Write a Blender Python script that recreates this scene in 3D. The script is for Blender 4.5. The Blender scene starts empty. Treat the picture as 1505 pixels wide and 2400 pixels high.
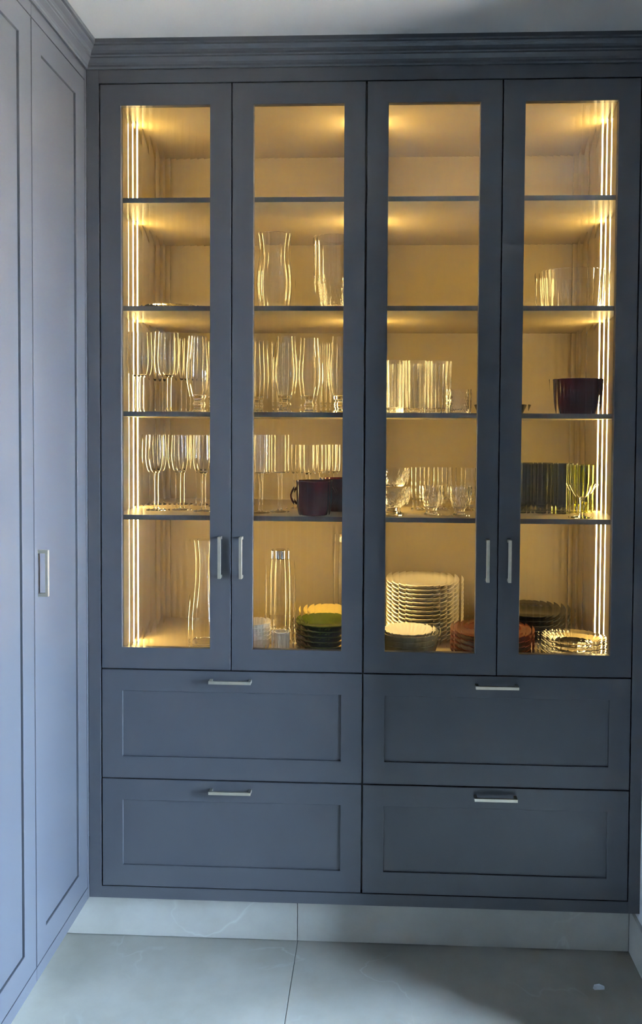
import bpy, bmesh, math, random
from mathutils import Matrix, Vector
random.seed(7)
scene = bpy.context.scene
C = scene.collection

# ------------------------------------------------------------------ camera
CAM = (0.843, -2.4848, 1.6103)
YAW, PITCH, ROLL = 0.0439, -0.0327, 0.0059
FPX, PPX, PPY = 1949.73, 802.09, 1066.62
cd = bpy.data.cameras.new('camera')
cam = bpy.data.objects.new('camera', cd); C.objects.link(cam); scene.camera = cam
_fw = Vector((-math.sin(YAW) * math.cos(PITCH), math.cos(YAW) * math.cos(PITCH), math.sin(PITCH)))
_rt = Vector((math.cos(YAW), math.sin(YAW), 0)); _up = _rt.cross(_fw)
_r = _rt * math.cos(ROLL) + _up * math.sin(ROLL); _u = _up * math.cos(ROLL) - _rt * math.sin(ROLL)
cam.matrix_world = Matrix(((_r.x, _u.x, -_fw.x, CAM[0]), (_r.y, _u.y, -_fw.y, CAM[1]), (_r.z, _u.z, -_fw.z, CAM[2]), (0, 0, 0, 1)))
cd.sensor_fit = 'VERTICAL'; cd.sensor_height = 36; cd.lens = FPX * 36 / 2400
cd.shift_x = -(PPX - 752.5) / 2400; cd.shift_y = (PPY - 1200) / 2400
cd.clip_start = 0.02

# ------------------------------------------------------------------ world, sun, window portal, exposure
SKY = 17.5
w = bpy.data.worlds.new('sky'); scene.world = w; w.use_nodes = True
bg = w.node_tree.nodes['Background']
bg.inputs[0].default_value = (0.47, 0.68, 1.0, 1); bg.inputs[1].default_value = SKY
sl = bpy.data.lights.new('sun', 'SUN'); sl.energy = 80.0; sl.angle = 0.01; sl.color = (1, 0.87, 0.68)
so = bpy.data.objects.new('sun', sl); C.objects.link(so)
so.rotation_euler = Vector((0.62, -0.25, -1.0)).to_track_quat('-Z', 'Y').to_euler()
WX, WY0, WY1, WZ1 = 2.8, -1.34, -0.50, 2.25          # patio opening in the far right wall
pl = bpy.data.lights.new('window_portal', 'AREA'); pl.shape = 'RECTANGLE'; pl.size = WY1 - WY0; pl.size_y = WZ1
pl.cycles.is_portal = True
po = bpy.data.objects.new('window_portal', pl); C.objects.link(po)
po.location = (WX + 0.02, (WY0 + WY1) / 2, WZ1 / 2)
po.rotation_euler = Vector((-1, 0, 0)).to_track_quat('-Z', 'Z').to_euler()
scene.view_settings.view_transform = 'Standard'; scene.view_settings.look = 'None'
scene.view_settings.gamma = 1; scene.view_settings.use_curve_mapping = False
scene.view_settings.exposure = 3.88
cy = scene.cycles
cy.max_bounces = 14; cy.transmission_bounces = 12; cy.glossy_bounces = 5; cy.diffuse_bounces = 4
cy.transparent_max_bounces = 12; cy.sample_clamp_indirect = 14.0; cy.blur_glossy = 0.15
cy.use_denoising = True; cy.use_adaptive_sampling = True; cy.adaptive_threshold = 0.03

# ------------------------------------------------------------------ materials
def mat(name, col, rough=0.5, metal=0.0, **kw):
    m = bpy.data.materials.new(name); m.use_nodes = True
    b = m.node_tree.nodes['Principled BSDF']
    b.inputs['Base Color'].default_value = (*col, 1); b.inputs['Roughness'].default_value = rough
    b.inputs['Metallic'].default_value = metal
    for k, v in kw.items(): b.inputs[k.replace('_', ' ')].default_value = v
    return m

def noisy(m, c1, c2, scale, detail=4, rough=None, bump=0.0, sy=1.0):
    """procedural colour variation on an existing principled material"""
    nt = m.node_tree; b = nt.nodes['Principled BSDF']
    tc = nt.nodes.new('ShaderNodeTexCoord'); mp = nt.nodes.new('ShaderNodeMapping'); mp.inputs['Scale'].default_value = (1, sy, 1)
    n = nt.nodes.new('ShaderNodeTexNoise'); n.inputs['Scale'].default_value = scale; n.inputs['Detail'].default_value = detail
    r = nt.nodes.new('ShaderNodeValToRGB')
    r.color_ramp.elements[0].position = 0.3; r.color_ramp.elements[1].position = 0.7
    r.color_ramp.elements[0].color = (*c1, 1); r.color_ramp.elements[1].color = (*c2, 1)
    nt.links.new(tc.outputs['Object'], mp.inputs[0]); nt.links.new(mp.outputs[0], n.inputs['Vector'])
    nt.links.new(n.outputs[0], r.inputs[0]); nt.links.new(r.outputs[0], b.inputs['Base Color'])
    if bump:
        bp = nt.nodes.new('ShaderNodeBump'); bp.inputs['Strength'].default_value = bump; bp.inputs['Distance'].default_value = 0.002
        nt.links.new(n.outputs[0], bp.inputs['Height']); nt.links.new(bp.outputs[0], b.inputs['Normal'])
    return m

PAINT = noisy(mat('slate_paint', (0.08, 0.09, 0.11), 0.38), (0.048, 0.050, 0.0555), (0.052, 0.0545, 0.060), 6)
BEIGE = noisy(mat('beige_interior', (0.5, 0.45, 0.36), 0.5), (0.33, 0.265, 0.135), (0.355, 0.285, 0.15), 5)
EDGE = noisy(mat('shelf_edge', (0.09, 0.085, 0.075), 0.5), (0.078, 0.074, 0.064), (0.09, 0.085, 0.074), 20)
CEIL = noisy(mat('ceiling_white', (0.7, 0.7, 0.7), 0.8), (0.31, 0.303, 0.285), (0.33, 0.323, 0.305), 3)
WALL = noisy(mat('wall_paint', (0.6, 0.6, 0.6), 0.7), (0.60, 0.60, 0.60), (0.63, 0.63, 0.63), 3)
NICKEL = noisy(mat('brushed_nickel', (0.72, 0.67, 0.56), 0.42, 1.0), (0.52, 0.475, 0.38), (0.57, 0.52, 0.42), 60)
CHROME = noisy(mat('chrome', (0.8, 0.8, 0.78), 0.12, 1.0), (0.78, 0.78, 0.76), (0.84, 0.84, 0.82), 40)
GROUT = noisy(mat('grout', (0.10, 0.105, 0.10), 0.9), (0.09, 0.095, 0.09), (0.12, 0.125, 0.12), 80)
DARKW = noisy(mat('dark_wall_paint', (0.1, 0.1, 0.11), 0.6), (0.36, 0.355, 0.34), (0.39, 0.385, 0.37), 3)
PATIO = noisy(mat('patio_stone', (0.5, 0.47, 0.42), 0.8), (0.47, 0.42, 0.34), (0.55, 0.50, 0.41), 2)

def stone(name, base, dark, light, seed):
    m = mat(name, base, 0.42)
    nt = m.node_tree; b = nt.nodes['Principled BSDF']
    tc = nt.nodes.new('ShaderNodeTexCoord'); mp = nt.nodes.new('ShaderNodeMapping'); mp.inputs['Location'].default_value = (seed, seed * 1.7, 0.3)
    nt.links.new(tc.outputs['Object'], mp.inputs[0])
    n1 = nt.nodes.new('ShaderNodeTexNoise'); n1.inputs['Scale'].default_value = 2.4; n1.inputs['Detail'].default_value = 7; n1.inputs['Roughness'].default_value = 0.6
    r1 = nt.nodes.new('ShaderNodeValToRGB'); e = r1.color_ramp.elements
    e[0].position = 0.32; e[0].color = (*dark, 1); e[1].position = 0.66; e[1].color = (*light, 1)
    nt.links.new(mp.outputs[0], n1.inputs['Vector']); nt.links.new(n1.outputs[0], r1.inputs[0])
    # thin pale veins where a second noise crosses its middle
    n2 = nt.nodes.new('ShaderNodeTexNoise'); n2.inputs['Scale'].default_value = 1.6; n2.inputs['Detail'].default_value = 5; n2.inputs['Distortion'].default_value = 0.5
    nt.links.new(mp.outputs[0], n2.inputs['Vector'])
    s = nt.nodes.new('ShaderNodeMath'); s.operation = 'SUBTRACT'; s.inputs[1].default_value = 0.5
    a = nt.nodes.new('ShaderNodeMath'); a.operation = 'ABSOLUTE'
    r2 = nt.nodes.new('ShaderNodeValToRGB'); e = r2.color_ramp.elements
    e[0].position = 0.0; e[0].color = (0.17, 0.17, 0.17, 1); e[1].position = 0.005; e[1].color = (0, 0, 0, 1)
    nt.links.new(n2.outputs[0], s.inputs[0]); nt.links.new(s.outputs[0], a.inputs[0]); nt.links.new(a.outputs[0], r2.inputs[0])
    n3 = nt.nodes.new('ShaderNodeTexNoise'); n3.inputs['Scale'].default_value = 3.0
    nt.links.new(mp.outputs[0], n3.inputs['Vector'])
    r3 = nt.nodes.new('ShaderNodeValToRGB'); e = r3.color_ramp.elements; e[0].position = 0.5; e[1].position = 0.62
    nt.links.new(n3.outputs[0], r3.inputs[0])
    mu = nt.nodes.new('ShaderNodeMath'); mu.operation = 'MULTIPLY'
    nt.links.new(r2.outputs[0], mu.inputs[0]); nt.links.new(r3.outputs[0], mu.inputs[1])
    mx = nt.nodes.new('ShaderNodeMix'); mx.data_type = 'RGBA'
    mx.inputs[7].default_value = (0.62, 0.62, 0.60, 1)
    nt.links.new(mu.outputs[0], mx.inputs[0]); nt.links.new(r1.outputs[0], mx.inputs[6]); nt.links.new(mx.outputs[2], b.inputs['Base Color'])
    return m
STONE = stone('grey_stone_tile', (0.3, 0.3, 0.29), (0.195, 0.182, 0.150), (0.30, 0.284, 0.246), 3.1)
PLINTH = stone('pale_stone_plinth', (0.4, 0.4, 0.38), (0.28, 0.265, 0.225), (0.385, 0.37, 0.33), 5.7)

def glass(name, col, rough=0.0, ior=1.5):
    m = bpy.data.materials.new(name); m.use_nodes = True; nt = m.node_tree
    nt.nodes.remove(nt.nodes['Principled BSDF'])
    g = nt.nodes.new('ShaderNodeBsdfGlass'); g.inputs['Color'].default_value = (*col, 1)
    g.inputs['Roughness'].default_value = rough; g.inputs['IOR'].default_value = ior
    nt.links.new(g.outputs[0], nt.nodes['Material Output'].inputs['Surface'])
    return m
PANE = glass('reeded_glass', (0.985, 0.985, 0.98))
GLASS = glass('clear_glass', (0.99, 0.99, 0.985))
SMOKE = glass('smoky_glass', (0.70, 0.715, 0.71))
OLIVE = glass('olive_glass', (0.80, 0.82, 0.46))
RUBY = mat('ruby_glass', (0.085, 0.004, 0.002), 0.10, 0, Specular_IOR_Level=0.16)
noisy(RUBY, (0.038, 0.0012, 0.0006), (0.046, 0.0015, 0.0008), 10)
PORC = noisy(mat('white_porcelain', (0.8, 0.8, 0.78), 0.22), (0.80, 0.755, 0.64), (0.84, 0.80, 0.69), 8)
GREENP = noisy(mat('green_plate', (0.10, 0.13, 0.02), 0.12), (0.055, 0.080, 0.012), (0.07, 0.095, 0.015), 10)
YELLOWP = noisy(mat('yellow_plate', (0.72, 0.55, 0.16), 0.25), (0.70, 0.54, 0.15), (0.76, 0.58, 0.18), 10)
REDP = noisy(mat('rust_plate', (0.30, 0.055, 0.02), 0.15), (0.13, 0.026, 0.010), (0.155, 0.032, 0.012), 10)
BLACKP = noisy(mat('charcoal_plate', (0.03, 0.03, 0.028), 0.2), (0.028, 0.028, 0.026), (0.036, 0.035, 0.032), 10)
GREYB = noisy(mat('grey_green_bowl', (0.22, 0.23, 0.17), 0.25), (0.27, 0.255, 0.155), (0.32, 0.30, 0.19), 10)
SCRAP = noisy(mat('white_scrap', (0.75, 0.76, 0.78), 0.6), (0.44, 0.46, 0.48), (0.5, 0.52, 0.54), 60)
LED = bpy.data.materials.new('warm_led'); LED.use_nodes = True
_b = LED.node_tree.nodes['Principled BSDF']
_b.inputs['Base Color'].default_value = (0.8, 0.8, 0.75, 1)
_b.inputs['Emission Color'].default_value = (1.0, 0.70, 0.26, 1); _b.inputs['Emission Strength'].default_value = 3.7

# ------------------------------------------------------------------ helpers
def link(name, me, m, parent=None, bevel=0.0):
    o = bpy.data.objects.new(name, me); C.objects.link(o)
    if m and not me.materials: me.materials.append(m)
    if parent: o.parent = parent
    if bevel:
        md = o.modifiers.new('bevel', 'BEVEL'); md.width = bevel; md.segments = 2; md.limit_method = 'ANGLE'
    return o
def tag(o, label=None, cat=None, group=None, kind=None):
    for k, v in (('label', label), ('category', cat), ('group', group), ('kind', kind)):
        if v: o[k] = v
    return o
def thing(name, label, cat, loc=(0, 0, 0), group=None):
    o = bpy.data.objects.new(name, None); C.objects.link(o); o.location = loc; o.empty_display_size = 0.05
    return tag(o, label, cat, group)
def box_me(x0, x1, y0, y1, z0, z1):
    v = [(x, y, z) for z in (z0, z1) for y in (y0, y1) for x in (x0, x1)]
    f = [(0, 2, 3, 1), (4, 5, 7, 6), (0, 1, 5, 4), (2, 6, 7, 3), (0, 4, 6, 2), (1, 3, 7, 5)]
    me = bpy.data.meshes.new('box'); me.from_pydata(v, [], f); return me
def box(name, m, b, parent=None, bevel=0.0): return link(name, box_me(*b), m, parent, bevel)
def ring_me(a, y0, y1, swap=False):
    """rectangular frame: outer x0,x1,z0,z1 / inner; y0..y1 thick.  swap maps (x,y)->(-y,x) so it faces +x"""
    (X0, X1, Z0, Z1), (x0, x1, z0, z1) = a
    v = []
    for y in (y0, y1):
        v += [(X0, y, Z0), (X1, y, Z0), (X1, y, Z1), (X0, y, Z1), (x0, y, z0), (x1, y, z0), (x1, y, z1), (x0, y, z1)]
    f = []
    for i in range(4):
        j = (i + 1) % 4
        f += [(i, j, 4 + j, 4 + i), (8 + j, 8 + i, 12 + i, 12 + j), (j, i, 8 + i, 8 + j), (4 + i, 4 + j, 12 + j, 12 + i)]
    if swap: v = [(-y, x, z) for x, y, z in v]
    me = bpy.data.meshes.new('frame'); me.from_pydata(v, [], f)
    bm = bmesh.new(); bm.from_mesh(me); bmesh.ops.recalc_face_normals(bm, faces=bm.faces); bm.to_mesh(me); bm.free()
    return me
def prism_me(poly, a, b, axes):
    """extrude a 2-D polygon between a and b; axes(u, v, t) -> xyz"""
    n = len(poly)
    v = [axes(u, q, a) for u, q in poly] + [axes(u, q, b) for u, q in poly]
    f = [tuple(range(n)), tuple(range(2 * n - 1, n - 1, -1))] + [((i + 1) % n, i, n + i, n + (i + 1) % n) for i in range(n)]
    me = bpy.data.meshes.new('prism'); me.from_pydata(v, [], f)
    bm = bmesh.new(); bm.from_mesh(me); bmesh.ops.recalc_face_normals(bm, faces=bm.faces); bm.to_mesh(me); bm.free()
    return me

# ------------------------------------------------------------------ levels (metres, floor at 0)
XL, XR = -0.039, 1.635                     # left cupboard face, right wall
ZT, Z1, Z2, ZB = 2.634, 0.871, 0.5325, 0.195
ZF, ZCB, ZC = 0.159, 2.674, 2.747          # frame bottom, crown bottom, ceiling
SHELF = (2.308, 1.980, 1.657, 1.338)
INB, INT = 0.880, 2.618                    # interior bottom / top
YB = 0.65                                  # interior back
G = 0.0016                                 # half gap round doors

# ------------------------------------------------------------------ the room
def struct(name, m, b, bevel=0.0): return tag(box(name, m, b, None, bevel), kind='structure')
floor = struct('floor', GROUT, (-0.75, 5.0, -5.2, 0.75, -0.12, -0.003))
for i, (x0, x1) in enumerate(((-0.60, 0.60), (0.60, 1.80), (1.80, 3.0), (3.0, 4.2))):
    for j, y1 in enumerate((0.45, -0.75, -1.95, -3.15)):
        if j > 1 and i > 2: continue
        t = box('tile', STONE, (x0 + 0.001, x1 - 0.001, y1 - 1.2 + 0.001, y1 - 0.001, -0.011, 0.0), floor, 0.0006)
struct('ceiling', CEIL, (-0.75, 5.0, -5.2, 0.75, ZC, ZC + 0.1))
struct('wall_back', WALL, (-0.75, 5.0, 0.69, 0.75, 0, ZC))
struct('wall_left', WALL, (-0.75, -0.70, -5.2, 0.69, 0, ZC))
struct('wall_right', WALL, (XR, XR + 0.12, -0.49, 0.69, 0, ZC))
struct('wall_rear', DARKW, (-0.70, 5.0, -5.2, -5.1, 0, ZC))
me = ring_me(((-5.1, 0.69, 0.0, ZC), (WY0, WY1, 0.0005, WZ1)), -WX - 0.12, -WX, True)
tag(link('wall_window', me, DARKW), kind='structure')
tag(link('window_1', ring_me(((WY0, WY1, 0.0, WZ1), (WY0 + 0.06, WY1 - 0.06, 0.05, WZ1 - 0.06)), -WX - 0.09, -WX - 0.03, True), PAINT), kind='structure')
struct('patio', PATIO, (WX + 0.125, 26, -24, 20, -0.14, -0.04))
# stone plinth under the cabinet and along the right wall
bb = struct('baseboard_back', GROUT, (-0.66, XR, 0.074, 0.09, 0, ZF - 0.001))
for x0, x1 in ((-0.66, 0.598), (0.6, XR - 0.0115)):
    box('tile', PLINTH, (x0, x1, 0.066, 0.074, 0.0015, ZF - 0.001), bb, 0.0008)
struct('baseboard_right', PLINTH, (XR - 0.011, XR, -0.49, 0.066, 0.0015, 0.135), 0.001)
struct('baseboard_left', PLINTH, (-0.19, -0.17, -2.6, 0.066, 0.0015, ZF - 0.001), 0.001)

# crown moulding: stepped profile (projection, height below ceiling), mitred in the corner
CR = [(0, 0), (0.042, 0), (0.042, -0.011), (0.0365, -0.0135), (0.0365, -0.018), (0.033, -0.022), (0.0265, -0.0275), (0.0235, -0.034), (0.0235, -0.040),
      (0.020, -0.0425), (0.020, -0.047), (0.0165, -0.051), (0.0115, -0.057), (0.009, -0.063), (0.009, -0.069), (0.0065, -0.073), (0, -0.073)]
def crown(name, A, B):
    n = len(CR); v = [A(p, h) for p, h in CR] + [B(p, h) for p, h in CR]
    f = [tuple(range(n)), tuple(range(2 * n - 1, n - 1, -1))] + [((i + 1) % n, i, n + i, n + (i + 1) % n) for i in range(n)]
    me = bpy.data.meshes.new(name); me.from_pydata(v, [], f)
    bm = bmesh.new(); bm.from_mesh(me); bmesh.ops.recalc_face_normals(bm, faces=bm.faces); bm.to_mesh(me); bm.free()
    return tag(link(name, me, PAINT), kind='structure')
crown('trim_1', lambda p, h: (XL + p, -p, ZC + h), lambda p, h: (XR, -p, ZC + h))
crown('trim_2', lambda p, h: (XL + p, -p, ZC + h), lambda p, h: (XL + p, -2.6, ZC + h))

# ------------------------------------------------------------------ handles: U-shaped square bars
def handle_me(length, axis):
    """axis: 'v' vertical on a face looking -y, 'h' horizontal on -y, 'l' vertical on a face looking +x; centred on the origin on the face"""
    L = length / 2; p, o, t = 0.009, 0.027, 0.008
    poly = [(-L, 0), (-L, o), (L, o), (L, 0), (L - p, 0), (L - p, o - t), (-L + p, o - t), (-L + p, 0)]
    ax = {'v': lambda u, q, s: (s, -q, u), 'h': lambda u, q, s: (u, -q, s), 'l': lambda u, q, s: (q, s, u)}[axis]
    return prism_me(poly, -0.0047, 0.0047, ax)
HV, HH, HL = handle_me(0.126, 'v'), handle_me(0.128, 'h'), handle_me(0.122, 'l')

# ------------------------------------------------------------------ reeded pane: shallow concave flutes on the room side
def pane_me(x0, x1, z0, z1, p=0.0208, h=0.0006, yb=0.0145, yf=0.0105, seg=10):
    n = max(1, round((x1 - x0) / p)); p = (x1 - x0) / n
    xs = []; ys = []; ridge = []
    for i in range(n):
        for k in range(seg + (1 if i == n - 1 else 0)):
            t = k / seg - 0.5
            xs.append(x0 + (i + 0.5 + t) * p); ys.append(yf + h * (1 - 4 * t * t)); ridge.append(k == 0 or k == seg)
    N = len(xs)
    v = [(x, y, z0) for x, y in zip(xs, ys)] + [(x, y, z1) for x, y in zip(xs, ys)] + [(x0, yb, z0), (x1, yb, z0), (x1, yb, z1), (x0, yb, z1)]
    b = 2 * N
    f = [(i, i + 1, N + i + 1, N + i) for i in range(N - 1)]
    f += [(b + 1, b, b + 3, b + 2), tuple([b, b + 1] + list(range(N - 1, -1, -1))), tuple(list(range(N, 2 * N)) + [b + 2, b + 3]), (b, 0, N, b + 3), (N - 1, b + 1, b + 2, 2 * N - 1)]
    me = bpy.data.meshes.new('pane'); me.from_pydata(v, [], f)
    bm = bmesh.new(); bm.from_mesh(me); bmesh.ops.recalc_face_normals(bm, faces=bm.faces)
    for fc in bm.faces: fc.smooth = len(fc.verts) == 4 and all(q.index < 2 * N for q in fc.verts)
    for e in bm.edges:
        a, c = e.verts[0].index, e.verts[1].index
        if a < 2 * N and c < 2 * N and abs(a - c) == N and ridge[a % N]: e.smooth = False
        if any(not fc.smooth for fc in e.link_faces): e.smooth = False
    bm.to_mesh(me); bm.free(); return me

# ------------------------------------------------------------------ the two glazed cabinets
def cabinet(x0, side):
    x1 = x0 + 0.8; word = ('left', 'right')[side]
    cab = thing('display_cabinet', ('glass-fronted slate grey display cabinet standing in the corner, wine glasses inside',
                'glass-fronted slate grey display cabinet beside the right wall, white plate stack inside')[side], 'cabinet', (x0 + 0.4, 0.3, 0), 'fitted display cabinets')
    def part(name, m, b, bevel=0.0):
        c = cab.location
        return box(name, m, (b[0] - c.x, b[1] - c.x, b[2] - c.y, b[3] - c.y, b[4], b[5]), cab, bevel)
    T = 0.018
    part('side_panel', BEIGE, (x0 + 0.0005, x0 + T, 0.026, YB, ZB - 0.03, INT + 0.016))
    part('side_panel', BEIGE, (x1 - T, x1 - 0.0005, 0.026, YB, ZB - 0.03, INT + 0.016))
    part('back_panel', BEIGE, (x0 + 0.0005, x1 - 0.0005, YB, YB + 0.018, ZB - 0.03, INT + 0.016))
    part('top_panel', BEIGE, (x0 + T, x1 - T, 0.026, YB, INT, INT + 0.016))
    part('bottom_panel', BEIGE, (x0 + T, x1 - T, 0.026, YB, INB - 0.016, INB))
    part('bottom_panel', PAINT, (x0 + T, x1 - T, 0.026, YB, ZB - 0.03, ZB - 0.012))
    part('gap_shade_strip', PAINT, (x0 + 0.0005, x0 + T + 0.004, 0.0242, 0.0258, ZB, ZT - 0.001)); part('gap_shade_strip', PAINT, (x1 - T - 0.004, x1 - 0.0005, 0.0242, 0.0258, ZB, ZT - 0.001))  # added strips covering the beige panel fronts, so the door gaps stay dark
    part('seam_shade_strip', PAINT, (x0 + 0.386, x0 + 0.414, 0.0232, 0.0252, Z1 - 0.01, ZT - 0.001))  # added strip behind the middle seam, blocks the lit interior from leaking through
    part('gap_shade_strip', PAINT, (x0 + T + 0.004, x1 - T - 0.004, 0.0242, 0.0258, INT - 0.004, ZT - 0.001)); part('gap_shade_strip', PAINT, (x0 + T + 0.004, x1 - T - 0.004, 0.0242, 0.0258, Z1 - 0.02, INB))  # likewise added behind the top and bottom gaps to darken them
    for z in SHELF:
        sh = part('shelf', BEIGE, (x0 + T + 0.0008, x1 - T - 0.0008, 0.0512, YB - 0.001, z - 0.0148, z))
        eb = box('edge_band', EDGE, (-0.4 + T + 0.0008, 0.4 - T - 0.0008, -0.25, -0.2488, z - 0.0148, z), sh); eb['label'] = 'dark shelf front edge'
    for xa, xb in ((x0 + T - 0.004, x0 + T + 0.0006), (x1 - T - 0.0006, x1 - T + 0.004)):
        s = part('led_strip', LED, (xa, xb, 0.284, 0.316, INB + 0.001, INT - 0.001))
        tag(s, 'glowing warm white light strip')
    # doors
    for d in (0, 1):
        a = x0 + 0.4 * d; b = a + 0.4
        xo0 = a + (G if d else 0.0028); xo1 = b - (0.0028 if d else G)
        M = 0.0653
        gx0, gx1, gz0, gz1 = a + M, b - M, 0.938, 2.568
        me = ring_me(((xo0 - cab.location.x, xo1 - cab.location.x, Z1 + 0.002, ZT - 0.003), (gx0 - cab.location.x, gx1 - cab.location.x, gz0, gz1)), -0.3, -0.278)
        door = link('door', me, PAINT, cab, 0.0012)
        link('pane', pane_me(gx0 - 0.0004 - cab.location.x, gx1 + 0.0004 - cab.location.x, gz0 - 0.0004, gz1 + 0.0004, yb=-0.2855, yf=-0.2895), PANE, door)['label'] = 'clear reeded glass pane with vertical flutes'
        h = link('handle', HV, NICKEL, door, 0.0008); h['label'] = 'slim brushed nickel bar handle'
        h.location = ((b - 0.032 if d == 0 else a + 0.032) - cab.location.x, -0.3, 1.219)
    # drawers
    for k, (za, zb) in enumerate(((Z2 + 0.002, Z1 - 0.002), (ZB + 0.003, Z2 - 0.002))):
        zi0, zi1 = ((0.602, 0.804), (0.264, 0.466))[k]
        cx = cab.location.x
        me = ring_me(((x0 + 0.0028 - cx, x1 - 0.0028 - cx, za, zb), (x0 + 0.0665 - cx, x1 - 0.0655 - cx, zi0, zi1)), -0.3, -0.278)
        dr = link('drawer', me, PAINT, cab, 0.0012)
        link('panel', box_me(x0 + 0.0664 - cx, x1 - 0.0654 - cx, -0.2945, -0.2795, zi0 - 0.0001, zi1 + 0.0001), PAINT, dr)
        h = link('handle', HH, NICKEL, dr, 0.0008); h['label'] = 'slim brushed nickel bar handle'
        h.location = (x0 + 0.4 - cx, -0.3, (0.8415, 0.504)[k])
    return cab
cabinet(0.0, 0); cabinet(0.8, 1)

# painted face frame round both cabinets
ff = thing('face_frame', 'slate grey painted face frame surrounding the glazed cabinets', 'frame', (0.8, 0, 0))
def fpart(name, b): return box(name, PAINT, (b[0] - 0.8, b[1] - 0.8, *b[2:]), ff, 0.0008)
fpart('stile', (XL, -0.0008, 0, 0.024, ZF, ZCB)); fpart('stile', (1.6008, XR - 0.0005, 0, 0.024, ZF, ZCB))
fpart('rail', (-0.0008, 1.6008, 0, 0.024, ZT, ZCB)); fpart('rail', (-0.0008, 1.6008, 0, 0.024, ZF, ZB))
fpart('cornice_backing', (XL, XR - 0.0005, 0.0005, 0.03, ZCB, ZC - 0.0005))

# ------------------------------------------------------------------ tall cupboards on the left
def cupboard(ya, yb, label, with_handle, hy):
    """face at x = XL looking +x, from y = ya (far) to yb (near)"""
    yc = (ya + yb) / 2
    t = thing('tall_cupboard', label, 'cupboard', (XL, yc, 0), 'tall cupboards along the left wall')
    box('carcass', PAINT, (-0.62, -0.024, yb - yc + 0.0005, ya - yc - 0.0005, ZF, ZC - 0.0005), t)
    # frame pieces round the door
    box('rail', PAINT, (-0.023, 0, yb - yc, ya - yc, 2.641, ZC - 0.0005), t, 0.0008)
    box('rail', PAINT, (-0.023, 0, yb - yc, ya - yc, ZF, ZB), t, 0.0008)
    da, db = ya - 0.0018, yb + 0.0018
    ia, ib = da - 0.070, db + 0.060
    me = ring_me(((db - yc, da - yc, ZB + 0.003, 2.638), (ib - yc, ia - yc, 0.272, 2.571)), 0.0, 0.022, True)
    d = link('door', me, PAINT, t, 0.0012)
    link('panel', box_me(-0.0205, -0.0065, ib - yc - 0.0001, ia - yc + 0.0001, 0.2719, 2.5711), PAINT, d)
    if with_handle:
        h = link('handle', HL, NICKEL, d, 0.0008); h.location = (0, hy - yc, 1.228); h['label'] = 'slim brushed nickel bar handle'
    return t
cupboard(-0.0145, -0.3935, 'tall slate grey shaker cupboard with a bar handle, next to the corner', True, -0.3685)
cupboard(-0.3945, -0.9945, 'tall slate grey shaker cupboard with no handle in view, left of the handled one', False, 0)
cupboard(-0.9955, -1.5955, 'tall slate grey shaker cupboard farthest from the corner', False, 0)
st = thing('corner_filler', 'narrow slate grey filler strip in the corner between the cupboards', 'filler', (XL, 0, 0))
box('strip', PAINT, (-0.023, 0, -0.0140, -0.0005, ZF, ZC - 0.0005), st, 0.0006)

# ------------------------------------------------------------------ glassware and crockery
def lathe(profile, seg=32, mod=None, angle=50):
    """closed profile [(r, z), ...] revolved about z; r = 0 becomes a pole"""
    v = []; rows = []
    for i, (r, z) in enumerate(profile):
        if r < 1e-6: v.append((0, 0, z)); rows.append([len(v) - 1]); continue
        row = []
        for k in range(seg):
            a = 2 * math.pi * k / seg; rr = r + (mod(a, z, i) if mod else 0)
            v.append((rr * math.cos(a), rr * math.sin(a), z)); row.append(len(v) - 1)
        rows.append(row)
    f = []
    n = len(profile)
    for i in range(n):
        A, B = rows[i], rows[(i + 1) % n]
        if len(A) == 1 and len(B) == 1: continue
        for k in range(seg):
            k2 = (k + 1) % seg
            if len(A) == 1: f.append((A[0], B[k2], B[k]))
            elif len(B) == 1: f.append((A[k], A[k2], B[0]))
            else: f.append((A[k], A[k2], B[k2], B[k]))
    me = bpy.data.meshes.new('lathe'); me.from_pydata(v, [], f)
    bm = bmesh.new(); bm.from_mesh(me); bmesh.ops.recalc_face_normals(bm, faces=bm.faces)
    for fc in bm.faces: fc.smooth = True
    bm.to_mesh(me); bm.free()
    me.set_sharp_from_angle(angle=math.radians(angle))
    return me
def dense(pts, n=4):
    """Catmull-Rom through the points"""
    out = []
    for i in range(len(pts) - 1):
        p0 = pts[max(i - 1, 0)]; p1 = pts[i]; p2 = pts[i + 1]; p3 = pts[min(i + 2, len(pts) - 1)]
        for k in range(n):
            t = k / n
            out.append(tuple(0.5 * (2 * p1[j] + (p2[j] - p0[j]) * t + (2 * p0[j] - 5 * p1[j] + 4 * p2[j] - p3[j]) * t * t + (3 * p1[j] - p0[j] - 3 * p2[j] + p3[j]) * t ** 3) for j in (0, 1)))
    out.append(pts[-1]); return [(max(r, 0), z) for r, z in out]
def shell(outer, t, zin, n=4):
    """vessel wall: outer points bottom to top (starting at r = 0), wall t, inner floor at zin"""
    o = dense(outer, n); inner = [(max(r - t, 0.0005), z) for r, z in o if z > zin + 0.0005]
    o[0] = (0, o[0][1])
    return o + inner[::-1] + [(0, zin)]
def ribs(n, amp): return lambda a, z, i: amp * math.cos(n * a)
def cut(n, amp, pitch, z0=0, z1=9):
    def f(a, z, i):
        if not (z0 <= z <= z1): return 0
        q = 2 * math.pi * z / pitch
        return amp * (abs(math.sin((n * a + q) / 2)) + abs(math.sin((n * a - q) / 2)) - 1.2)
    return f

KIND = {}
def kind(name, cat, parts): KIND[name] = (cat, parts)

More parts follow.
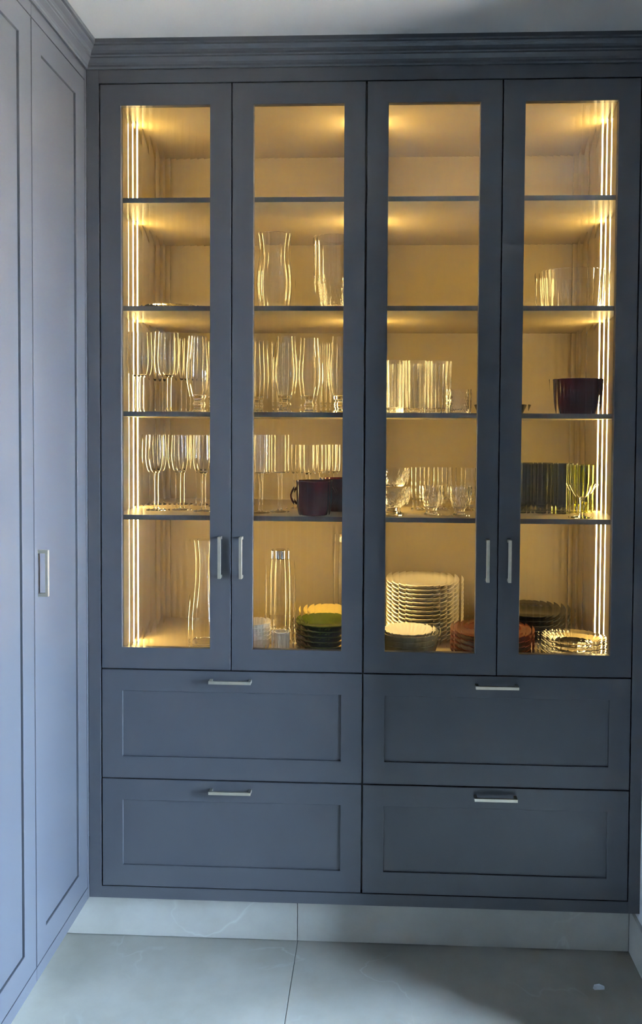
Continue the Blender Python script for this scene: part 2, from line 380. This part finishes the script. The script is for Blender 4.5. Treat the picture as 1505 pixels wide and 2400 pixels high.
def stem_parts(bowl_o, zb, rs, rf, t=0.0012, knob=None, mod=None, zin=0.004, m=GLASS):
    """bowl profile is relative to its own bottom zb; stem rs, foot rf"""
    b = shell([(r, z + zb) for r, z in bowl_o], t, zb + zin)
    s = dense([(rs * 1.7, 0.0062), (rs * 1.05, 0.016), (rs, 0.4 * zb), (rs, 0.75 * zb), (rs * 1.6, zb - 0.0004)] if knob is None else knob, 4)
    s = [(0, s[0][1])] + s + [(0, s[-1][1])]
    ft = [(0, 0), (rf, 0), (rf, 0.0014), (rf * 0.6, 0.0030), (rs * 1.7, 0.0058), (0, 0.0058)]
    return [('bowl', lathe(b, 32, mod), m), ('stem', lathe(s, 16), m), ('foot', lathe(ft, 32), m)]
# big tulip wine glass, h 0.262
kind('tulip_wine_glass', 'wine glass', stem_parts([(0, 0), (0.012, 0.002), (0.028, 0.016), (0.037, 0.045), (0.038, 0.075), (0.034, 0.115), (0.0305, 0.148)], 0.114, 0.0045, 0.034, 0.002))
# flared beer goblet on a knobbed foot, h 0.242
KN = [(0.022, 0.0062), (0.014, 0.011), (0.0135, 0.016), (0.019, 0.022), (0.0195, 0.027), (0.0135, 0.034), (0.013, 0.038), (0.016, 0.0416)]
kind('beer_goblet', 'goblet', stem_parts([(0, 0), (0.016, 0.001), (0.026, 0.02), (0.0365, 0.054), (0.0392, 0.080), (0.0365, 0.116), (0.030, 0.158), (0.0255, 0.198)], 0.042, 0.013, 0.036, 0.003, KN, zin=0.009))
kind('pilsner_glass', 'beer glass', [('bowl', lathe(shell([(0, 0.030), (0.012, 0.0305), (0.019, 0.06), (0.027, 0.13), (0.030, 0.19), (0.030, 0.250)], 0.0018, 0.040), 32), GLASS),
     ('foot', lathe([(0, 0), (0.031, 0), (0.031, 0.002), (0.015, 0.007), (0.010, 0.015), (0.012, 0.0296), (0, 0.0296)], 32), GLASS)])
# narrower wine glass on a long stem, h 0.245
kind('long_stem_wine_glass', 'wine glass', stem_parts([(0, 0), (0.010, 0.0015), (0.024, 0.014), (0.0345, 0.042), (0.0355, 0.068), (0.0335, 0.098), (0.031, 0.124)], 0.121, 0.0042, 0.033, 0.002))
kind('straight_wine_glass', 'wine glass', stem_parts([(0, 0), (0.022, 0.0008), (0.0262, 0.004), (0.0268, 0.03), (0.0275, 0.122)], 0.126, 0.0036, 0.031, zin=0.003))
kind('small_wine_glass', 'wine glass', stem_parts([(0, 0), (0.009, 0.0015), (0.019, 0.014), (0.0235, 0.038), (0.0235, 0.06), (0.021, 0.098)], 0.117, 0.0033, 0.026))
kind('martini_glass', 'cocktail glass', stem_parts([(0, 0), (0.006, 0.002), (0.020, 0.014), (0.036, 0.031), (0.049, 0.048)], 0.056, 0.0050, 0.033, 0.0026))
kind('ribbed_highball', 'tumbler', [(None, lathe(shell([(0, 0), (0.028, 0.0008), (0.0295, 0.004), (0.031, 0.06), (0.0335, 0.12), (0.0345, 0.167)], 0.003, 0.012, 3), 72, ribs(14, 0.0012)), GLASS)])
kind('cut_tumbler', 'tumbler', [(None, lathe(shell([(0, 0), (0.033, 0.0008), (0.0355, 0.006), (0.0368, 0.04), (0.0375, 0.074)], 0.005, 0.010, 7), 80, cut(16, 0.0022, 0.020, 0.006, 0.066)), GLASS)])
kind('smoky_tumbler', 'tumbler', [(None, lathe(shell([(0, 0), (0.0235, 0.0008), (0.0245, 0.004), (0.0262, 0.09), (0.0272, 0.159)], 0.002, 0.010, 3), 40, ribs(10, 0.0004)), SMOKE)])
kind('olive_tumbler', 'tumbler', [(None, lathe(shell([(0, 0), (0.0205, 0.0008), (0.0215, 0.004), (0.0228, 0.09), (0.0238, 0.153)], 0.002, 0.010, 3), 40, ribs(10, 0.0004)), OLIVE)])
kind('crystal_glass', 'crystal glass', [('bowl', lathe(shell([(0, 0.034), (0.012, 0.0345), (0.022, 0.045), (0.0275, 0.075), (0.0285, 0.108), (0.0282, 0.142)], 0.004, 0.041, 6), 72, cut(12, 0.0020, 0.022, 0.04, 0.10)), GLASS),
     ('foot', lathe([(0, 0), (0.026, 0), (0.026, 0.003), (0.012, 0.008), (0.009, 0.018), (0.013, 0.0336), (0, 0.0336)], 24), GLASS)])
kind('crystal_cup', 'crystal glass', [('bowl', lathe(shell([(0, 0.022), (0.014, 0.0225), (0.026, 0.032), (0.033, 0.055), (0.0355, 0.092)], 0.0045, 0.029, 6), 84, cut(14, 0.0024, 0.022, 0.026, 0.080)), GLASS),
     ('foot', lathe([(0, 0), (0.025, 0), (0.025, 0.003), (0.014, 0.008), (0.012, 0.014), (0.015, 0.0216), (0, 0.0216)], 24), GLASS)])
kind('crystal_footed_bowl', 'crystal bowl', [('bowl', lathe(shell([(0, 0.024), (0.024, 0.0246), (0.044, 0.036), (0.056, 0.058), (0.0605, 0.088)], 0.006, 0.033, 8), 112, cut(16, 0.0034, 0.026, 0.03, 0.082)), GLASS),
     ('foot', lathe([(0, 0), (0.042, 0), (0.042, 0.004), (0.026, 0.009), (0.022, 0.016), (0.025, 0.0236), (0, 0.0236)], 32), GLASS)])
kind('crystal_bowl', 'crystal bowl', [(None, lathe(shell([(0, 0.0), (0.030, 0.0006), (0.042, 0.008), (0.051, 0.030), (0.0545, 0.058)], 0.006, 0.008, 8), 112, cut(16, 0.0034, 0.026, 0.004, 0.052)), GLASS)])
kind('waisted_vase', 'vase', [(None, lathe(shell([(0, 0), (0.036, 0.0008), (0.040, 0.006), (0.052, 0.045), (0.0585, 0.090), (0.053, 0.135), (0.0425, 0.170), (0.041, 0.195), (0.047, 0.225), (0.054, 0.248)], 0.003, 0.012), 40), GLASS)])
kind('cut_vase', 'vase', [(None, lathe(shell([(0, 0), (0.030, 0.0008), (0.034, 0.006), (0.044, 0.045), (0.057, 0.085), (0.063, 0.125), (0.0655, 0.18), (0.069, 0.236)], 0.005, 0.018, 7), 120, cut(18, 0.0034, 0.032, 0.008, 0.112)), GLASS)])
kind('serving_bowl', 'bowl', [(None, lathe(shell([(0, 0), (0.070, 0.0008), (0.084, 0.006), (0.098, 0.032), (0.105, 0.075), (0.112, 0.132)], 0.0035, 0.008), 96, lambda a, z, i: 0.0022 * math.cos(16 * a) * min(1, z / 0.05)), GLASS)])
kind('glass_platter', 'platter', [(None, lathe([(0, 0.002), (0.062, 0.002), (0.066, 0), (0.070, 0.002), (0.100, 0.020), (0.1015, 0.0225), (0.098, 0.0225), (0.068, 0.006), (0, 0.006)], 64, ribs(24, 0.0008)), GLASS)])
kind('glass_dish', 'dish', [(None, lathe([(0, 0), (0.050, 0), (0.058, 0.003), (0.088, 0.028), (0.0905, 0.032), (0.088, 0.032), (0.056, 0.007), (0, 0.004)], 48, ribs(20, 0.001)), GLASS)])
kind('ruby_bowl', 'bowl', [(None, lathe(shell([(0, 0), (0.050, 0.0008), (0.058, 0.006), (0.069, 0.030), (0.0745, 0.065), (0.078, 0.098), (0.0805, 0.111)], 0.004, 0.006), 48, lambda a, z, i: 0.0008 * math.cos(20 * a) * (z < 0.09)), RUBY)])
def ear(side):
    bm = bmesh.new(); n = 12; rad = 0.0042
    pts = [(side * (0.055 + 0.017 * math.sin(math.pi * k / n)), 0, 0.086 - 0.052 * k / n) for k in range(n + 1)]
    rings = []
    for k, p in enumerate(pts):
        q0, q1 = Vector(pts[max(k - 1, 0)]), Vector(pts[min(k + 1, n)]); d = (q1 - q0).normalized(); e = d.cross(Vector((0, 1, 0)))
        rings.append([bm.verts.new(Vector(p) + e * rad * math.cos(a) + Vector((0, 1, 0)) * rad * 1.5 * math.sin(a)) for a in [2 * math.pi * j / 10 for j in range(10)]])
    for A, B in zip(rings, rings[1:]):
        for j in range(10): bm.faces.new((A[j], A[(j + 1) % 10], B[(j + 1) % 10], B[j])).smooth = True
    bm.faces.new(rings[0][::-1]); bm.faces.new(rings[-1])
    bmesh.ops.recalc_face_normals(bm, faces=bm.faces)
    me = bpy.data.meshes.new('ear'); bm.to_mesh(me); bm.free(); return me
kind('ruby_pot', 'pot', [('body', lathe(shell([(0, 0), (0.040, 0.0008), (0.047, 0.006), (0.054, 0.030), (0.0565, 0.065), (0.057, 0.096), (0.0595, 0.107)], 0.004, 0.006), 40, lambda a, z, i: 0.0006 * math.cos(16 * a) * (z < 0.09)), RUBY),
     ('handle', ear(-1), RUBY), ('handle', ear(1), RUBY)])
kind('glass_carafe', 'carafe', [(None, lathe(shell([(0, 0), (0.044, 0.0008), (0.050, 0.008), (0.0565, 0.050), (0.055, 0.100), (0.042, 0.160), (0.030, 0.215), (0.0265, 0.265), (0.030, 0.310), (0.041, 0.355)], 0.003, 0.014), 40), GLASS)])
def jar(r, h, hl):
    return [('body', lathe(shell([(0, 0), (r * 0.93, 0.0008), (r, 0.006), (r, h * 0.62), (r * 0.72, h * 0.88), (r * 0.62, h - hl - 0.001)], 0.0025, 0.010), 32), GLASS),
            ('lid', lathe([(0, h - hl), (r * 0.64, h - hl), (r * 0.66, h - hl + 0.002), (r * 0.66, h - 0.002), (r * 0.60, h), (0, h)], 32), CHROME)]
kind('tall_carafe', 'carafe', jar(0.042, 0.316, 0.030))
kind('slim_carafe', 'carafe', jar(0.034, 0.340, 0.030))
def plate_me(r, h, seg=48, mod=None, t=0.004):
    return lathe([(0, 0.001), (r * 0.56, 0.001), (r * 0.58, 0), (r * 0.62, 0.001), (r * 0.70, h * 0.45), (r * 0.985, h - t * 0.75), (r, h - t * 0.3), (r * 0.985, h), (r * 0.72, h * 0.45 + t * 0.75), (r * 0.62, t + 0.001), (0, t + 0.001)], seg, mod)
kind('white_plate', 'plate', [(None, plate_me(0.140, 0.022), PORC)])
kind('green_plate', 'plate', [(None, plate_me(0.101, 0.026, 60, lambda a, z, i: 0.0008 * math.cos(20 * a) if 4 <= i <= 8 else 0), GREENP)])
kind('yellow_plate', 'plate', [(None, plate_me(0.095, 0.022), YELLOWP)])
kind('rust_plate', 'plate', [(None, plate_me(0.134, 0.022), REDP)])
kind('charcoal_plate', 'plate', [(None, plate_me(0.139, 0.022), BLACKP)])
kind('glass_plate', 'plate', [(None, plate_me(0.107, 0.020, 96, lambda a, z, i: 0.0018 * math.cos(24 * a) if 4 <= i <= 8 else 0.0005 * math.cos(24 * a)), GLASS)])
kind('fluted_white_bowl', 'bowl', [(None, lathe(shell([(0, 0), (0.026, 0.0008), (0.031, 0.005), (0.044, 0.024), (0.055, 0.050)], 0.0035, 0.006), 64, lambda a, z, i: 0.0018 * math.cos(16 * a) * min(1, z / 0.03)), PORC)])
kind('white_ramekin', 'ramekin', [(None, lathe(shell([(0, 0), (0.020, 0.0008), (0.0225, 0.005), (0.0262, 0.040), (0.0265, 0.078)], 0.003, 0.006), 64, lambda a, z, i: 0.0009 * math.cos(16 * a) * (0.004 < z < 0.07)), PORC)])
kind('grey_bowl', 'bowl', [(None, lathe(shell([(0, 0), (0.055, 0.0008), (0.063, 0.006), (0.084, 0.026), (0.098, 0.056)], 0.004, 0.006), 72, lambda a, z, i: 0.0018 * math.cos(18 * a) * min(1, z / 0.04)), GREYB)])
kind('scallop_dish', 'dish', [(None, lathe([(0, 0.001), (0.046, 0.0), (0.052, 0.001), (0.082, 0.024), (0.084, 0.027), (0.080, 0.027), (0.050, 0.006), (0, 0.005)], 96, lambda a, z, i: 0.003 * math.cos(16 * a) * min(1, z / 0.02)), PORC)])

def place(k, x, y, z, label, group=None, rot=None, tilt=0.0):
    cat, parts = KIND[k]
    if parts[0][0] is None:
        o = link(k, parts[0][1], parts[0][2]); tag(o, label, cat, group)
    else:
        o = thing(k, label, cat, (0, 0, 0), group)
        for pn, me, m in parts: link(pn, me, m, o)
    o.location = (x, y, z + 0.0004); o.rotation_euler = (tilt, 0, random.uniform(0, 6.28) if rot is None else rot)
    return o
S2, S3, S4, S5 = SHELF[1], SHELF[2], SHELF[3], INB

# second row from the top
place('glass_platter', 0.163, 0.25, S2, 'low clear glass platter alone on the shelf above the wine glasses')
place('waisted_vase', 0.503, 0.20, S2, 'clear glass vase with narrow neck and round belly, upper shelf')
place('cut_vase', 0.698, 0.20, S2, 'wide-mouthed cut crystal vase beside the round-bellied vase')
place('serving_bowl', 1.462, 0.25, S2, 'large clear scalloped glass serving bowl above the deep red bowl')
# third row
g = 'tall wine glasses on the middle shelf'
place('tulip_wine_glass', 0.060, 0.22, S3, 'tall tulip wine glass nearest the light strip, front row, middle shelf', g)
place('tulip_wine_glass', 0.150, 0.22, S3, 'tall tulip wine glass second from the light strip, front row, middle shelf', g)
for x, y, l in ((0.068, 0.44, 'leftmost'), (0.160, 0.42, 'second'), (0.232, 0.46, 'third')):
    place('tulip_wine_glass', x, y, S3, 'tall tulip wine glass, ' + l + ' in the back row of the middle shelf', 'back row wine glasses on the middle shelf')
g = 'knob-stemmed beer goblets on the middle shelf'
for x, y, l in ((0.269, 0.14, 'knob-stemmed beer goblet at the right edge of the leftmost glass door'),
                (0.295, 0.31, 'knob-stemmed beer goblet half hidden behind the stile right of the leftmost pane'),
                (0.436, 0.28, 'knob-stemmed beer goblet at the left edge of the second glass door'),
                (0.546, 0.14, 'wide knob-stemmed beer goblet left of centre in the second door'),
                (0.619, 0.19, 'knob-stemmed beer goblet right of centre in the second door'),
                (0.719, 0.14, 'knob-stemmed beer goblet at the right edge of the second door')):
    place('beer_goblet', x, y, S3, l, g)
for x, l in ((0.375, 'leftmost'), (0.492, 'middle'), (0.655, 'rightmost')):
    place('pilsner_glass', x, 0.44, S3, l + ' slim pilsner glass standing behind the beer goblets', 'pilsner glasses behind the goblets')
g = 'ribbed highball tumblers on the middle shelf'
for x, y, l in ((0.889, 0.18, 'ribbed highball tumbler at the left end of the front row'),
                (0.962, 0.18, 'ribbed highball tumbler in the middle of the front row'),
                (1.036, 0.20, 'ribbed highball tumbler at the right end, behind the short cut tumbler')):
    place('ribbed_highball', x, y, S3, l, g)
for x, l in ((0.868, 'left end'), (0.942, 'middle'), (1.016, 'right end')):
    place('ribbed_highball', x, 0.31, S3, 'ribbed highball tumbler at the ' + l + ' of the back row', g)
place('cut_tumbler', 1.088, 0.12, S3, 'short diamond-cut crystal tumbler in front of the ribbed highballs')
place('glass_dish', 1.251, 0.30, S3, 'small flared glass dish left of the deep red bowl')
place('ruby_bowl', 1.475, 0.20, S3, 'deep dark red glass bowl alone on the right of the middle shelf')
# fourth row
g = 'long-stemmed wine glasses on the lower shelf'
for x, y, l in ((0.117, 0.20, 'long-stemmed wine glass in front, nearest the light strip, lower shelf'),
                (0.191, 0.22, 'long-stemmed wine glass second in the front row, lower shelf'),
                (0.276, 0.18, 'long-stemmed wine glass third in the front row, lower shelf')):
    place('long_stem_wine_glass', x, y, S4, l, g)
for x, y, l in ((0.066, 0.40, 'leftmost'), (0.148, 0.42, 'second from left'), (0.222, 0.40, 'third from left'), (0.300, 0.36, 'fourth from left'), (0.37, 0.42, 'rightmost')):
    place('long_stem_wine_glass', x, y, S4, 'long-stemmed wine glass, ' + l + ' in the back row, lower shelf', 'back row wine glasses on the lower shelf')
place('straight_wine_glass', 0.470, 0.15, S4, 'straight-sided stemmed glass at the left edge of the second door', 'straight-sided stemmed glasses')
place('straight_wine_glass', 0.523, 0.19, S4, 'straight-sided stemmed glass left of the dark red pot', 'straight-sided stemmed glasses')
for x, y, l in ((0.569, 0.30, 'leftmost'), (0.614, 0.24, 'second'), (0.652, 0.30, 'third'), (0.700, 0.335, 'rightmost')):
    place('small_wine_glass', x, y, S4, 'small thin wine glass, ' + l + ' of the row behind the dark red pots', 'small wine glasses behind the red pots')
place('ruby_pot', 0.642, 0.10, S4, 'dark red glass pot with ear handles at the shelf front', 'dark red eared pots', 0.05)
place('ruby_pot', 0.712, 0.235, S4, 'second dark red glass pot, behind the front one and half hidden', 'dark red eared pots', 0.9)
place('crystal_footed_bowl', 0.885, 0.12, S4, 'footed cut crystal bowl carrying another crystal bowl')
place('crystal_bowl', 0.885, 0.12, S4 + 0.0895, 'cut crystal bowl stacked on the footed crystal bowl')
g = 'cut crystal glasses on the lower shelf'
for k_, x, y, l in (('crystal_glass', 0.981, 0.30, 'cut crystal glass standing behind, just right of the stacked bowls'), ('crystal_cup', 1.011, 0.14, 'short cut crystal cup in front, next to the stacked bowls'),
                    ('crystal_glass', 1.062, 0.32, 'cut crystal glass in the middle of the back row'), ('crystal_cup', 1.097, 0.12, 'short cut crystal cup in front at the right edge of the third door'),
                    ('crystal_glass', 1.148, 0.28, 'cut crystal glass at the right end of the back row, third door')):
    place(k_, x, y, S4, l, g)
for x, y, l in ((1.310, 0.24, 'leftmost'), (1.370, 0.24, 'middle one'), (1.430, 0.23, 'rightmost')):
    place('smoky_tumbler', x, y, S4, 'dark smoky glass tumbler, ' + l + ' of the front row', 'smoky glass tumblers')
for x, y, l in ((1.285, 0.33, 'leftmost'), (1.345, 0.33, 'second'), (1.405, 0.33, 'third'), (1.462, 0.30, 'rightmost')):
    place('smoky_tumbler', x, y, S4, 'dark smoky glass tumbler, ' + l + ' of the back row', 'smoky glass tumblers')
place('olive_tumbler', 1.516, 0.28, S4, 'olive green glass tumbler behind the cocktail glass', 'olive glass tumblers')
place('olive_tumbler', 1.549, 0.35, S4, 'olive green glass tumbler farthest right, close to the light strip', 'olive glass tumblers')
place('martini_glass', 1.466, 0.10, S4, 'clear cone-shaped cocktail glass in front of the smoky tumblers')
# bottom row
place('glass_carafe', 0.268, 0.26, S5, 'curvy clear glass carafe on the cabinet bottom, leftmost door')
place('tall_carafe', 0.512, 0.32, S5, 'tall clear glass carafe with a shiny metal lid behind the white bowls')
place('slim_carafe', 0.728, 0.575, S5, 'slim lidded glass carafe at the back behind the yellow plates')
def stack(k, n, x, y, z, pitch, fmt, group, jit=0.001):
    rot = random.uniform(0, 6)
    ORD = ['topmost', 'second', 'third', 'fourth', 'fifth', 'sixth', 'seventh', 'eighth', 'ninth', 'tenth', 'eleventh', 'twelfth', 'thirteenth', 'fourteenth']
    for i in range(n):
        q = n - 1 - i
        lab = fmt + (', topmost of the stack' if q == 0 else ', lowest of the stack' if i == 0 else ', ' + ORD[q] + ' from the top')
        place(k, x + random.uniform(-jit, jit), y + random.uniform(-jit, jit), z + i * pitch, lab, group, rot)
stack('fluted_white_bowl', 5, 0.446, 0.19, S5, 0.0125, 'white fluted porcelain bowl left of the green plates', 'stacked white bowls')
place('white_ramekin', 0.534, 0.15, S5, 'small white porcelain ramekin between white bowls and green plates')
stack('green_plate', 6, 0.675, 0.19, S5, 0.0165, 'dark green glazed plate right of the white ramekin', 'stacked green plates')
stack('yellow_plate', 7, 0.672, 0.41, S5, 0.0120, 'yellow plate behind the green plates', 'stacked yellow plates')
stack('white_plate', 14, 0.997, 0.42, S5, 0.0142, 'white dinner plate in the tall stack', 'tall stack of white dinner plates')
stack('grey_bowl', 3, 0.942, 0.15, S5, 0.0160, 'grey-green bowl in front of the white plates', 'stacked grey-green bowls')
place('scallop_dish', 0.942, 0.15, S5 + 0.066, 'white scalloped dish lying on the grey-green bowls')
stack('rust_plate', 5, 1.212, 0.20, S5, 0.0165, 'rust red plate behind the two right doors', 'stacked rust red plates')
stack('charcoal_plate', 6, 1.374, 0.445, S5, 0.0160, 'charcoal black plate behind the clear plates', 'stacked charcoal plates')
stack('glass_plate', 4, 1.468, 0.18, S5, 0.0160, 'clear scalloped glass plate at the right end', 'stacked clear plates')

# a scrap of white paper on the floor
bm = bmesh.new()
pts = [(-0.020, -0.004), (-0.012, 0.010), (0.004, 0.009), (0.020, 0.001), (0.018, -0.010), (-0.004, -0.011), (-0.016, -0.012)]
lo = [bm.verts.new((x, y, 0)) for x, y in pts]; hi = [bm.verts.new((x, y, 0.0012 + 0.004 * (x > 0.0) + 0.0025 * (y > 0.005))) for x, y in pts]
bm.faces.new(lo[::-1]); bm.faces.new(hi)
for i in range(7): bm.faces.new((lo[i], lo[(i + 1) % 7], hi[(i + 1) % 7], hi[i]))
me = bpy.data.meshes.new('scrap'); bm.to_mesh(me); bm.free()
o = link('paper_scrap', me, SCRAP); o.scale = (0.85, 0.85, 0.85); o.location = (1.488, -0.105, 0.0002); tag(o, 'tiny white paper scrap lying on the stone floor', 'scrap')
